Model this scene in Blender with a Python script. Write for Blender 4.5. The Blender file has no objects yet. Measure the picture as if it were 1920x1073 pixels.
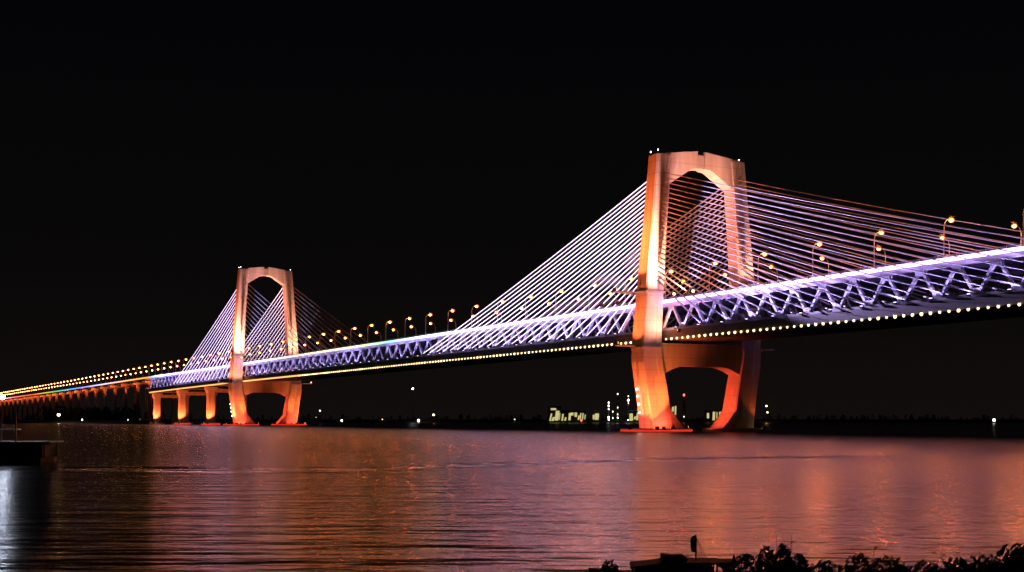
import bpy, math, random
import numpy as np
from mathutils import Vector, Matrix, Quaternion

random.seed(7)
scn = bpy.context.scene
COL = scn.collection
R = math.radians

# ------------------------------------------------------------------ camera, sky, exposure
cam_d = bpy.data.cameras.new('camera')
cam = bpy.data.objects.new('camera', cam_d); COL.objects.link(cam)
CZ = 4.8
cam.location = (0, 0, CZ)
cam.rotation_euler = (R(90), 0, 0)
cam_d.sensor_width = 36.0
cam_d.lens = 2500 / 1920 * 36.0
cam_d.shift_y = (786 - 536.5) / 1920
cam_d.clip_start = 0.2
cam_d.clip_end = 20000
scn.camera = cam

world = bpy.data.worlds.new('World'); scn.world = world
world.use_nodes = True
nt = world.node_tree; nt.nodes.clear()
tc = nt.nodes.new('ShaderNodeTexCoord'); sep = nt.nodes.new('ShaderNodeSeparateXYZ')
rmp = nt.nodes.new('ShaderNodeValToRGB'); bg = nt.nodes.new('ShaderNodeBackground'); wo = nt.nodes.new('ShaderNodeOutputWorld')
nt.links.new(tc.outputs['Generated'], sep.inputs[0]); nt.links.new(sep.outputs['Z'], rmp.inputs[0])
nt.links.new(rmp.outputs[0], bg.inputs[0]); nt.links.new(bg.outputs[0], wo.inputs[0])
e = rmp.color_ramp.elements
e[0].position = 0.0; e[0].color = (0.0055, 0.0041, 0.0036, 1)
e[1].position = 0.30; e[1].color = (0.0011, 0.0012, 0.0018, 1)
m_ = rmp.color_ramp.elements.new(0.10); m_.color = (0.0029, 0.0024, 0.0024, 1)
bg.inputs[1].default_value = 1.0

scn.view_settings.view_transform = 'Standard'
scn.view_settings.look = 'None'
scn.view_settings.exposure = 0.0
scn.view_settings.gamma = 1.0
scn.render.engine = 'CYCLES'
cy = scn.cycles
cy.use_denoising = True
cy.max_bounces = 5; cy.diffuse_bounces = 2; cy.glossy_bounces = 3
cy.sample_clamp_indirect = 3.0
cy.sample_clamp_direct = 28.0
cy.caustics_reflective = False; cy.caustics_refractive = False
cy.use_light_tree = True

# ------------------------------------------------------------------ helpers: materials
MATS = {}
def nodes_of(name):
    m = bpy.data.materials.new(name); m.use_nodes = True
    return m, m.node_tree, m.node_tree.nodes['Principled BSDF']

def surf(name, c, rough=0.7, metal=0.0, var=0.25, scale=0.4, bump=0.0, streak=False):
    """weathered surface: base colour broken up by two noises"""
    m, t, p = nodes_of(name)
    tcn = t.nodes.new('ShaderNodeTexCoord')
    mp = t.nodes.new('ShaderNodeMapping')
    t.links.new(tcn.outputs['Object'], mp.inputs[0])
    mp.inputs['Scale'].default_value = (scale, scale, scale * (0.12 if streak else 1))
    n1 = t.nodes.new('ShaderNodeTexNoise'); n1.inputs['Scale'].default_value = 1.0
    n1.inputs['Detail'].default_value = 6; n1.inputs['Roughness'].default_value = 0.65
    t.links.new(mp.outputs[0], n1.inputs['Vector'])
    cr = t.nodes.new('ShaderNodeValToRGB')
    cr.color_ramp.elements[0].position = 0.3; cr.color_ramp.elements[1].position = 0.7
    cr.color_ramp.elements[0].color = tuple(x * (1 - var) for x in c) + (1,)
    cr.color_ramp.elements[1].color = tuple(min(1, x * (1 + var * 0.5)) for x in c) + (1,)
    t.links.new(n1.outputs['Fac'], cr.inputs[0])
    last = cr.outputs[0]
    if streak:                      # pour joints every 4.6 m
        sx = t.nodes.new('ShaderNodeSeparateXYZ'); t.links.new(tcn.outputs['Object'], sx.inputs[0])
        prev = sx.outputs['Z']
        for op, v in (('DIVIDE', 4.6), ('FRACT', 0), ('LESS_THAN', .075), ('MULTIPLY', .2)):
            mm = t.nodes.new('ShaderNodeMath'); mm.operation = op; t.links.new(prev, mm.inputs[0]); mm.inputs[1].default_value = v; prev = mm.outputs[0]
        mx = t.nodes.new('ShaderNodeMix'); mx.data_type = 'RGBA'
        t.links.new(prev, mx.inputs['Factor']); t.links.new(last, mx.inputs['A']); mx.inputs['B'].default_value = (.06, .05, .05, 1)
        last = mx.outputs['Result']
    t.links.new(last, p.inputs['Base Color'])
    p.inputs['Roughness'].default_value = rough; p.inputs['Metallic'].default_value = metal
    if bump:
        b = t.nodes.new('ShaderNodeBump'); b.inputs['Strength'].default_value = 0.5; b.inputs['Distance'].default_value = bump
        t.links.new(n1.outputs['Fac'], b.inputs['Height']); t.links.new(b.outputs[0], p.inputs['Normal'])
    MATS[name] = m
    return m

def glow(name, c, s):
    m, t, p = nodes_of(name)
    p.inputs['Base Color'].default_value = (*[min(1, x * .8) for x in c], 1)
    p.inputs['Emission Color'].default_value = (*c, 1); p.inputs['Emission Strength'].default_value = s
    MATS[name] = m
    return m

def glow_attr(name, s):
    m, t, p = nodes_of(name)
    a = t.nodes.new('ShaderNodeAttribute'); a.attribute_name = 'led'
    p.inputs['Base Color'].default_value = (.1, .1, .1, 1)
    t.links.new(a.outputs['Color'], p.inputs['Emission Color']); p.inputs['Emission Strength'].default_value = s
    MATS[name] = m
    return m

CONC = surf('tower_concrete', (.54, .50, .47), .8, 0, .32, .16, .03, True)
CONC2 = surf('pier_concrete', (.45, .42, .40), .85, 0, .3, .3, .03, True)
CAPM = surf('cap_concrete', (.38, .34, .32), .85, 0, .4, .5, .05)
STEEL = surf('painted_steel', (.55, .55, .60), .45, .0, .18, .35)
GIRD = surf('girder_steel', (.13, .12, .15), .5, .0, .2, .2)
ASPH = surf('asphalt', (.06, .06, .06), .9, 0, .3, .8)
CABLE = surf('cable_sheath', (.38, .37, .40), .5, 0, .06, .5)
POLE = surf('pole_paint', (.45, .43, .42), .45, .2, .15, 1.5)
DARKM = surf('dark_housing', (.05, .05, .055), .5, .3, .3, 3)
SOIL = surf('bank_soil', (.055, .045, .035), .95, 0, .5, .9, .12)
LEAF = surf('bush_leaf', (.018, .026, .012), .9, 0, .5, 6)
LEAF.node_tree.nodes['Principled BSDF'].inputs['Specular IOR Level'].default_value = .05
FARLEAF = surf('far_trees', (.02, .025, .018), .9, 0, .5, .2)
PLANT = surf('plant_wall', (.22, .22, .21), .8, 0, .35, .3)
WOOD = surf('boat_wood', (.05, .04, .035), .8, 0, .5, 4)
WHITEP = surf('white_paint', (.75, .76, .78), .5, 0, .15, 2)
CLOTH = surf('dark_cloth', (.06, .05, .055), .9, 0, .3, 8)
PONT = surf('pontoon_steel', (.06, .055, .055), .7, .1, .5, .7)
SODIUM = glow('sodium_lens', (1.0, .22, .032), 2600)
SODFAR = glow('sodium_lens_far', (1.0, .21, .034), 420)
HALO = glow('sodium_halo', (1.0, .22, .025), 1.0)  # orange glow of the lamp halo, put on an added shell
SODVIA = glow('sodium_lens_viaduct', (1.0, .40, .12), 30)
WARM = glow('warm_led', (1.0, .72, .30), 3.6)
FLOODV = glow('violet_flood_lens', (.66, .52, 1.0), 5)
FLOODO = glow('orange_flood_lens', (1.0, .55, .2), 10)
REDL = glow('red_lens', (1.0, .06, .05), 9)
WHITEL = glow('white_lens', (.9, .95, 1.0), 30)
YELL = glow('lit_plant', (1.0, .90, .36), .6)
CAPGLOW = glow('red_cap_glow', (1.0, .05, .03), .85)  # added glow that stands in for red light on the cap sides
LADL = glow('ladder_lens', (1.0, .95, .85), 8)
LEDM = glow_attr('led_strip', 7.5)
CABLEGLOW = glow('cable_glow', (.86, .68, 1.0), 2.8)  # glow put on one cable strand to brighten the left-hand fans
UNDER = glow('warm_led_line', (1.0, .50, .14), 1.5)

for m_n in (CABLEGLOW, HALO, UNDER, WARM, CAPGLOW, FLOODV, FLOODO): m_n.cycles.emission_sampling = 'NONE'

# ------------------------------------------------------------------ helpers: meshes
class MB:
    def __init__(s): s.v = []; s.f = []; s.m = []; s.mats = []; s.c = []
    def mi(s, mat):
        if mat not in s.mats: s.mats.append(mat)
        return s.mats.index(mat)
    def add(s, vs, fs, mat, col=None):
        o = len(s.v); k = s.mi(mat)
        s.v += [tuple(x) for x in vs]; s.f += [tuple(i + o for i in f) for f in fs]; s.m += [k] * len(fs)
        s.c += [col or (1, 1, 1)] * len(vs)
    def box(s, a, b, mat):
        (x0, y0, z0), (x1, y1, z1) = a, b
        s.add([(x0,y0,z0),(x1,y0,z0),(x1,y1,z0),(x0,y1,z0),(x0,y0,z1),(x1,y0,z1),(x1,y1,z1),(x0,y1,z1)],
              [(0,3,2,1),(4,5,6,7),(0,1,5,4),(1,2,6,5),(2,3,7,6),(3,0,4,7)], mat)
    def bar(s, p, q, a, b, mat, up=(0, 0, 1)):
        p, q = Vector(p), Vector(q); d = (q - p).normalized()
        x = d.cross(Vector(up))
        if x.length < 1e-4: x = d.cross(Vector((1, 0, 0)))
        x.normalize(); y = x.cross(d).normalized()
        vs = [c + x * (sx * a / 2) + y * (sy * b / 2) for c in (p, q) for sx, sy in ((-1,-1),(1,-1),(1,1),(-1,1))]
        s.add(vs, [(0,1,2,3),(7,6,5,4),(0,4,5,1),(1,5,6,2),(2,6,7,3),(3,7,4,0)], mat)
    def tube(s, pts, rad, mat, n=8, cap=True):
        pts = [Vector(p) for p in pts]
        if not isinstance(rad, (list, tuple)): rad = [rad] * len(pts)
        vs, fs = [], []
        ref = None
        for i, p in enumerate(pts):
            d = (pts[min(i + 1, len(pts) - 1)] - pts[max(i - 1, 0)]).normalized()
            if ref is None:
                ref = d.cross(Vector((0, 0, 1)))
                if ref.length < 1e-3: ref = d.cross(Vector((1, 0, 0)))
            x = (ref - d * ref.dot(d)).normalized(); y = d.cross(x); ref = x
            for k in range(n):
                a = 2 * math.pi * k / n
                vs.append(p + (x * math.cos(a) + y * math.sin(a)) * rad[i])
        for i in range(len(pts) - 1):
            for k in range(n):
                fs.append((i*n+k, i*n+(k+1)%n, (i+1)*n+(k+1)%n, (i+1)*n+k))
        if cap:
            fs.append(tuple(range(n))[::-1]); fs.append(tuple((len(pts)-1)*n + k for k in range(n)))
        s.add(vs, fs, mat)
    def ell(s, c, r, mat, nu=10, nv=6):
        vs = [(c[0], c[1], c[2] - r[2])]; fs = []
        for j in range(1, nv):
            t = -math.pi/2 + math.pi * j / nv
            for i in range(nu):
                a = 2 * math.pi * i / nu
                vs.append((c[0] + r[0]*math.cos(t)*math.cos(a), c[1] + r[1]*math.cos(t)*math.sin(a), c[2] + r[2]*math.sin(t)))
        vs.append((c[0], c[1], c[2] + r[2])); L = len(vs) - 1
        for i in range(nu):
            fs.append((0, 1 + (i+1) % nu, 1 + i)); fs.append((L, L - nu + i, L - nu + (i+1) % nu))
            for j in range(nv - 2):
                a, b = 1 + j*nu + i, 1 + j*nu + (i+1) % nu
                fs.append((a, b, b + nu, a + nu))
        s.add(vs, fs, mat)
    def prism(s, poly, x0, x1, mat):
        """poly of (y,z) extruded along x"""
        n = len(poly)
        vs = [(x0, y, z) for y, z in poly] + [(x1, y, z) for y, z in poly]
        fs = [tuple(range(n)), tuple(range(2*n-1, n-1, -1))] + [(i, i+n, (i+1)%n+n, (i+1)%n) for i in range(n)]
        s.add(vs, fs, mat)
    def loft(s, rings, mat):
        n = len(rings[0]); vs = [p for r in rings for p in r]; fs = []
        for i in range(len(rings) - 1):
            for k in range(n):
                fs.append((i*n+k, i*n+(k+1)%n, (i+1)*n+(k+1)%n, (i+1)*n+k))
        fs.append(tuple(range(n))[::-1]); fs.append(tuple((len(rings)-1)*n + k for k in range(n)))
        s.add(vs, fs, mat)
    def build(s, name, parent=None, smooth=False, led=False, loc=None, rotz=0.0):
        me = bpy.data.meshes.new(name); me.from_pydata(s.v, [], s.f)
        for m in s.mats: me.materials.append(m)
        me.polygons.foreach_set('material_index', s.m)
        if smooth: me.polygons.foreach_set('use_smooth', [True] * len(s.f))
        if led:
            a = me.color_attributes.new('led', 'FLOAT_COLOR', 'POINT')
            a.data.foreach_set('color', [x for c in s.c for x in (*c, 1)])
        me.update()
        o = bpy.data.objects.new(name, me); COL.objects.link(o)
        if parent: o.parent = parent
        if loc is not None: o.location = loc
        o.rotation_euler = (0, 0, rotz)
        return o

def tag(o, label=None, cat=None, group=None, kind=None):
    if label: o['label'] = label
    if cat: o['category'] = cat
    if group: o['group'] = group
    if kind: o['kind'] = kind
    return o
def empty(name, loc=(0, 0, 0), rotz=0.0, parent=None):
    o = bpy.data.objects.new(name, None); COL.objects.link(o)
    o.location = loc; o.rotation_euler = (0, 0, rotz)
    if parent: o.parent = parent
    return o
def copy_tree(o, parent=None):
    c = o.copy(); COL.objects.link(c); c.parent = parent
    for ch in o.children: copy_tree(ch, c)
    return c
ONES = 'first second third fourth fifth sixth seventh eighth ninth tenth eleventh twelfth thirteenth fourteenth fifteenth sixteenth seventeenth eighteenth nineteenth'.split()
TENS = {2: 'twent', 3: 'thirt', 4: 'fort', 5: 'fift', 6: 'sixt', 7: 'sevent', 8: 'eight', 9: 'ninet'}
def nth(n):
    if n >= 100:
        return 'hundredth' if n == 100 else 'hundred-and-' + nth(n - 100)
    if n < 20: return ONES[n - 1]
    t, u = divmod(n, 10)
    return TENS[t] + ('ieth' if u == 0 else 'y-' + ONES[u - 1])

# ------------------------------------------------------------------ bridge frame: s along the bridge, w across it (0 front), z up
ES = Vector((-0.45799, 0.88896, 0)); EW = Vector((0.88896, 0.45799, 0)); P1 = Vector((52.4, 500.0, 0))
ANG = math.atan2(ES.y, ES.x)
SPAN = 562.457; PAN = SPAN / 40
def W(s, w, z): return P1 + ES * s + EW * w + Vector((0, 0, z))
def B(s, w, z): return (s, -w, z)            # local to a root at P1 turned by ANG
S0, S1 = -22 * PAN, SPAN + 23 * PAN
def zt(s): return float(np.interp(s, [-320,-172,0,220,350,560,740,886,1400,2132,2600], [51,50.1,49.3,48.6,48.1,46.9,46.3,46.0,43.4,41.2,39]))
def zb(s): return float(np.interp(s, [-320,-172,0,220,420,560,740,886], [34.9,34.7,34.4,34.1,33.4,32.9,31.6,30.2]))
def zn(s): return zt(s) - (zt(s) - zb(s)) * .73     # lower truss nodes
WF, WB, WC = 4.5, 37.0, 20.7                        # front truss, back truss, centre line

bridge = empty('cable_stayed_bridge', P1, ANG)
tag(bridge, 'long double deck cable stayed bridge with two orange floodlit towers and violet truss', 'bridge')

# ---- towers
def leg_half(z):
    zo = [-3, 1, 8, 14, 20, 26, 31, 40, 53, 76, 94, 104]
    ho = [23.2, 23.5, 24.4, 25.3, 26.4, 27.4, 27.5, 26.7, 25.4, 22.9, 21.2, 20.2]
    hi = [13.4, 13.7, 14.6, 15.6, 16.8, 18.0, 18.7, 18.2, 17.4, 16.0, 14.4, 13.4]
    dd = [9.4, 9.3, 8.9, 8.5, 8.3, 8.2, 8.1, 7.7, 7.3, 6.9, 6.6, 6.5]
    return np.interp(z, zo, ho), np.interp(z, zo, hi), np.interp(z, zo, dd)

def make_tower(st, k, front_name):
    """k stretches the part above the deck"""
    T = empty('bridge_tower', B(st, WC, 0), 0, bridge)
    Z = lambda z: z if z < 53 else 53 + (z - 53) * k
    zs = [-3, 1, 4, 8, 12, 16, 20, 23, 26, 28.5, 31, 35, 40, 46, 53, 64, 76, 86, 94, 104]
    for sg in (-1, 1):                        # -1 front leg (towards the camera side), +1 back leg
        b = MB(); rings = []
        for z in zs:
            ho, hi, d = leg_half(z); h = d / 2; wd = ho - hi; c = .55; g = .16
            # (along s, from outer edge inwards), chamfered corners and a shallow groove in outer and portal faces
            prof = [(-h + c, 0), (-1.35, 0), (-1.1, g), (1.1, g), (1.35, 0), (h - c, 0), (h, c),
                    (h, wd*.36), (h - g, wd*.39), (h - g, wd*.66), (h, wd*.69), (h, wd - c), (h - c, wd),
                    (-h + c, wd), (-h, wd - c), (-h, wd*.69), (-h + g, wd*.66), (-h + g, wd*.39), (-h, wd*.36), (-h, c)]
            ring = [(x, -(sg * (ho - u)), Z(z)) for x, u in prof]
            if sg < 0: ring = ring[::-1]
            rings.append(ring)
        b.loft(rings, CONC)
        leg = b.build('leg', T)
        # ledges (walkway at the road deck, band under the lower deck)
        for zz, ov, hh in ((51.9, .35, .7), (31.2, .22, .5)):
            ho, hi, d = leg_half(zz); q = MB()
            q.box((-d/2 - ov, -sg*(ho + ov) if sg > 0 else hi - ov, zz), (d/2 + ov, -(hi - ov) if sg > 0 else ho + ov, zz + hh), CONC2)
            q.build('ledge', T)
        # curved strut sweeping inwards to the water
        q = MB(); rr = []
        for z, w in ((21.5, 18.6), (17, 18.9), (12.5, 17.6), (8, 14.8), (4, 11.4), (1.0, 8.6), (-2.5, 5.6)):
            th = 2.9 + (21 - z) * .03
            hs = 4.1 + (21 - z) * .02
            ring = [(-hs, -sg*(w+th), z), (hs, -sg*(w+th), z), (hs, -sg*w, z), (-hs, -sg*w, z)]
            rr.append(ring if sg > 0 else ring[::-1])
        q.loft(rr, CONC); q.build('curved_strut', T)
        # pile cap with rounded ends
        q = MB(); poly = []
        for i in range(28):
            a = 2 * math.pi * i / 28
            poly.append((9.2 * math.copysign(abs(math.cos(a)) ** .5, math.cos(a)), 12.8 * math.copysign(abs(math.sin(a)) ** .6, math.sin(a))))
        cw = sg * 18.6
        q.loft([[(x*1.0, -(cw) + y, -3) for x, y in poly], [(x, -cw + y, 1.1) for x, y in poly], [(x*.97, -cw + y*.98, 1.35) for x, y in poly]], CAPM)
        q.build('pile_cap', T)
        if st > 100 or sg < 0:
            q = MB(); n = len(poly)
            q.loft([[(x*1.012, -cw + y*1.008, z) for x, y in poly] for z in (.25, .85)], CAPGLOW); q.build('cap_glow_band', T)  # glowing band added around the cap so its sides look lit red
    # upper crossbeam (arched soffit, gabled top, recess in the middle)
    for nm, part in (('crossbeam', 0),):
        q = MB()
        top = [(19.9, 104.05), (10, 105.4), (1.7, 106.4)]
        sof = [(14.2, 93.4), (4.4, 99.6), (0, 99.9)]
        zz = lambda z: 53 + (z - 53) * k if k == 1 else 53 + 51 * k + (z - 104)
        for sg in (1, -1):
            poly = [(sg*1.7, 106.4)] + [(sg*10, 105.4), (sg*20.1, 104.05), (sg*14.2, 93.4)] + [(sg*a, c) for a, c in sof[1:]] + [(sg*1.7, 99.9)]
            poly = [poly[0]] + poly[1:]
            # drop the doubled soffit point at the centre
            poly = [p for p in poly if not (p[0] == 0)]
            poly = [(y, zz(z)) for y, z in poly]
            if sg < 0: poly = poly[::-1]
            q.prism(poly, -2.9, 2.9, CONC)
        q.prism([(1.7, zz(105.2)), (-1.7, zz(105.2)), (-1.7, zz(100.1)), (1.7, zz(100.1))][::-1], -2.1, 2.1, CONC2)
        q.build('crossbeam', T)
    # lower crossbeam with curved soffit
    q = MB()
    sof = []
    for i in range(17):
        y = -19.0 + 38.0 * i / 16; u = abs(y) / 19.0
        sof.append((y, 24.8 - 4.2 * max(0, (u - .35) / .65) ** 2.2))
    q.prism([(19.0, 33.2), (-19.0, 33.2)] + sof, -3.5, 3.5, CONC)
    q.build('lower_crossbeam', T)
    # aviation lamps on the corners
    for sg, off in ((-1, -2.6), (-1, 2.4), (1, 0)):
        q = MB(); zz = 53 + 51 * k
        q.tube([(off, -sg*19.6, zz - .2), (off, -sg*19.6, zz + 1.2)], .09, POLE, 6)
        q.ell((off, -sg*19.6, zz + 1.5), (.22, .22, .28), LADL, 8, 5)
        q.build('aviation_lamp', T)
    # service ladder with small lamps on the outer foot of the front leg
    q = MB(); y0 = 24.3
    q.bar((-.45, 23.8, 1), (-.45, 27.6, 26), .12, .12, POLE); q.bar((.45, 23.8, 1), (.45, 27.6, 26), .12, .12, POLE)
    for n in range(40):
        u = n / 39; q.bar((-.45, 23.8 + 3.8*u, 1 + 25*u), (.45, 23.8 + 3.8*u, 1 + 25*u), .08, .08, POLE)
    for z in (7.2, 10.4, 13.4, 16.0):
        q.ell((1.2, 24.35 + (z-1)*.152, z), (.34, .3, .4), LADL, 8, 5)
    q.build('service_ladder', T)
    # stay cables: on each side of the tower a front and a back fan
    back = MB()
    for side in (1, -1):
        for wf, sg in ((WF - 1.6, -1), (WB + 1.6, 1)):
            own = sg < 0 or (side > 0 and st > 100)
            N = 24 if st < 100 else 17
            for i in range(N):
                ds = PAN * (2 + i * 14 / (N - 1)); sd = st + side * ds
                za = Z(56.5 + (97.0 - 56.5) * i / (N - 1))
                if k != 1: za = 56.5 + (53 + 44 * k - 56.5) * i / (N - 1)
                ho, hi, d = leg_half(53 + (za - 53) / k)
                top_ = (side * d * .48, -sg * (hi + 3.0), za)
                bot = (side * ds, -(wf - WC), zn(sd) + .2)
                q = MB() if own else back
                near_r = (side < 0 and st < 100)
                for j in (-1, 1):
                    r = (.105 if st < 100 else .10) if not near_r else .165
                    pts = []
                    for n in range(9):
                        t = n / 8
                        p = Vector(bot).lerp(Vector(top_), t)
                        p.z -= (1 - (2*t - 1) ** 2) * ds * .006        # sag
                        pts.append((p.x, p.y + j * (.24 if not near_r else .3), p.z))
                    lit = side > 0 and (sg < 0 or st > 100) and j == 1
                    q.tube(pts, r * (1.15 if lit else 1), CABLEGLOW if lit else CABLE, 6)  # left-hand fans: one strand of each pair made to glow
                    q.tube([pts[0], tuple(Vector(pts[0]).lerp(Vector(pts[1]), .16))], r * 1.4, CABLE, 6)   # socket
                if own: q.build('stay_cable', T, smooth=True)
    tag(back.build('back_stays', T, smooth=True), kind='stuff')
    return T
tower_near = make_tower(0, 1.0, 'near')
tower_far = make_tower(SPAN, 1.26, 'far')

# ---- road deck, lower deck, chords
def ribbon(s0, s1, prof, mat, step=PAN, q=None):
    """prof(s) -> closed list of (w,z)"""
    q = q or MB(); n = max(1, int(round((s1 - s0) / step)))
    rings = []
    for i in range(n + 1):
        s = s0 + (s1 - s0) * i / n
        rings.append([B(s, w, z) for w, z in prof(s)])
    q.loft(rings, mat)
    return q
rect = lambda w0, w1, a, b, f: (lambda s: [(w0, f(s) + a), (w1, f(s) + a), (w1, f(s) + b), (w0, f(s) + b)])
ribbon(S0, S1, rect(3.7, 37.8, -1.15, -.35, zt), GIRD).build('road_deck', bridge)
ribbon(S0, S1, rect(6.6, 34.9, -.346, -.28, zt), ASPH).build('carriageway', bridge)
for w0 in (WF - .55, WB - .55):
    ribbon(S0, S1, rect(w0, w0 + 1.1, -2.55, -1.16, zt), STEEL).build('upper_chord', bridge)
ribbon(S0, S1, lambda s: [(3.2, zb(s) + .35), (5.6, zb(s)), (36, zb(s)), (38.3, zb(s) + .35), (38.3, zn(s) - .55), (3.2, zn(s) - .55)], GIRD).build('lower_deck', bridge)
for w0 in (WF - .6, WB - .6):
    ribbon(S0, S1, rect(w0, w0 + 1.2, -.546, .35, zn), STEEL).build('lower_chord', bridge)
# floor beams under the road
q = MB()
n0, n1 = -22, 63
for i in range(n0, n1 + 1):
    s = (i + .5) * PAN
    if s < S1: q.bar(B(s, WF, zt(s) - 1.9), B(s, WB, zt(s) - 1.9), .7, 1.4, GIRD)
q.build('floor_beams', bridge)

def truss_panel(q, i, w):
    s = i * PAN; t = (i + .5) * PAN; s2 = (i + 1) * PAN
    top = zt(t) - 2.5
    q.bar(B(s + .75, w, zn(s) + .3), B(t - .55, w, top), .85, 1.0, STEEL, (0, 1, 0))
    q.bar(B(s2 - .75, w, zn(s2) + .3), B(t + .55, w, top), .85, 1.0, STEEL, (0, 1, 0))
    # gusset plates
    y0, y1 = -(w + .62), -(w - .62)
    for c, z, dz in ((t, top, -1), (s, zn(s) + .35, 1)):
        poly = [(c - 2.0, z), (c + 2.0, z), (c + 1.5, z + dz*1.5), (c - 1.5, z + dz*1.5)]
        for y in (y0, y1 - .06):
            q.add([(x, y, zz) for x, zz in poly] + [(x, y + .06, zz) for x, zz in poly],
                  [(0,1,2,3),(7,6,5,4),(0,4,5,1),(1,5,6,2),(2,6,7,3),(3,7,4,0)], STEEL)
for i in range(-14, n1):
    q = MB(); truss_panel(q, i, WF); q.build('truss_panel', bridge)
q = MB()
for i in range(n0, n1): truss_panel(q, i, WB)
tag(q.build('back_truss', bridge), kind='stuff')
q = MB()
for i in range(n0, -14): truss_panel(q, i, WF)
q.build('truss_run', bridge)
# railing along the road edges
for w in (3.95, 37.5):
    q = MB()
    for a in (.5, .85, 1.15):
        ribbon(S0, S1, rect(w - .04, w + .04, a - .36, a - .29, zt), POLE, PAN, q)
    for i in range(int((S1 - S0) / 3.515)):
        s = S0 + 3.515 * i
        q.box((s - .05, -(w + .06), zt(s) - .36), (s + .05, -(w - .06), zt(s) + .85), POLE)
    q.build('railing', bridge)
# LED strip along the road edge, its colour runs through the rainbow
def led_col(s):
    xs = [-320, 150, 215, 250, 275, 300, 330, 420, 500, 560, 800, 850, 880, 890, 960, 1040, 1110, 1180, 1250, 1320, 1400, 1480, 1560, 1680, 1800, 1950, 2100, 2600]
    cs = [(.66,.36,1), (.66,.38,1), (.70,.85,1), (.45,.80,.90), (.20,.65,.45), (.55,.80,.35), (.95,.80,.50), (1,.70,.42), (1,.75,.62), (.72,.44,1), (.66,.4,1), (.6,.75,1), (.12,.5,.35), (.95,.28,.04), (1,.40,.08), (.9,.45,.3), (.85,.6,.75), (.55,.5,1), (.25,.25,1), (.12,.3,.9), (.1,.45,.55), (.08,.5,.12), (.5,.5,.05), (.9,.12,.03), (.95,.10,.06), (1,.25,.35), (1,.8,.9), (1,.9,1)]
    f = float(np.interp(s, [-320, 200, 245, 480, 540, 845, 880, 2600], [1, 1, .3, .3, 1, 1, .22, .22]))
    return tuple(f * float(np.interp(s, xs, [c[j] for c in cs])) for j in range(3))
def led_strip(s0, s1, w, a, b, step, dim=1.0):
    q = MB(); n = int((s1 - s0) / step)
    for i in range(n):
        sa = s0 + (s1 - s0) * i / n; sb = s0 + (s1 - s0) * (i + 1) / n
        vs = []; cc = []
        for s in (sa, sb):
            z = zt(s)
            vs += [B(s, w - .12, z + a), B(s, w + .12, z + a), B(s, w + .12, z + b), B(s, w - .12, z + b)]
            cc += [tuple(x * dim for x in led_col(s))] * 4
        q.add(vs, [(0,4,5,1), (1,5,6,2), (2,6,7,3), (3,7,4,0)], LEDM); q.c[-8:] = cc
    return q
hole = 5.5
led_strip(S0, S1, 3.52, -1.12, -.02, PAN / 2).build('light_strip', bridge, led=True)
led_strip(S0, S1, 37.98, -1.12, -.02, PAN / 2, .7).build('light_strip', bridge, led=True)
# warm line under the lower deck left of where single lamps can be told apart
q = MB(); ribbon(30.5 * PAN, S1, lambda s: [(2.95, zb(s) - .25), (3.18, zb(s) - .25), (3.18, zb(s) + .75), (2.95, zb(s) + .75)], UNDER, PAN, q)
q.build('warm_light_line', bridge)

# ---- piers of the far side span
def pier(s, zc, arm, parent):
    T = empty('pier', B(s, WC, 0), 0, parent)
    for sg in (-1, 1):
        q = MB(); rings = []
        for z, hw, hs in ((-2, 3.1, 3.0), (zc - 9, 3.0, 2.9), (zc - 5.5, 3.2, 3.0), (zc - 2.5, 4.3, 3.3), (zc - .3, 5.2, 3.6)):
            c = .6; y0 = -sg * 13.5
            pr = [(-hs + c, -hw), (hs - c, -hw), (hs, -hw + c), (hs, hw - c), (hs - c, hw), (-hs + c, hw), (-hs, hw - c), (-hs, -hw + c)]
            rings.append([(x, y0 + y, z) for x, y in pr])
        q.loft(rings, CONC2); q.build('column', T)
        for dy in (-3, 0, 3):
            q = MB(); q.box((-1.2, -sg*13.5 + dy - .8, zc - .3), (1.2, -sg*13.5 + dy + .8, zc + .55), CAPM); q.build('bearing', T)
    q = MB(); q.box((-1.9, -10.2, zc - 4.6), (1.9, 10.2, zc - 1.6), CONC2); q.build('crosshead', T)
    cp = ((-5.2,-6.4),(5.2,-6.4),(6.2,-5.2),(6.2,5.2),(5.2,6.4),(-5.2,6.4),(-6.2,5.2),(-6.2,-5.2))
    for sg in (-1, 1):
        q = MB(); q.loft([[(x*a, y*a - sg*13.5, z) for x, y in cp] for a, z in ((1, -2.5), (1, 1.4), (.97, 1.65))], CAPM); q.build('pile_cap', T)
        if s < 860 and sg < 0:
            q = MB(); q.loft([[(x*1.02, y*1.02 + 13.5, z) for x, y in cp] for z in (.1, 1.2)], CAPGLOW); q.build('cap_glow_band', T)  # added glowing band, makes the front cap look lit red
for s in (871, 770, 671): pier(s, zb(s) - .6, 1, bridge)

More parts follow.
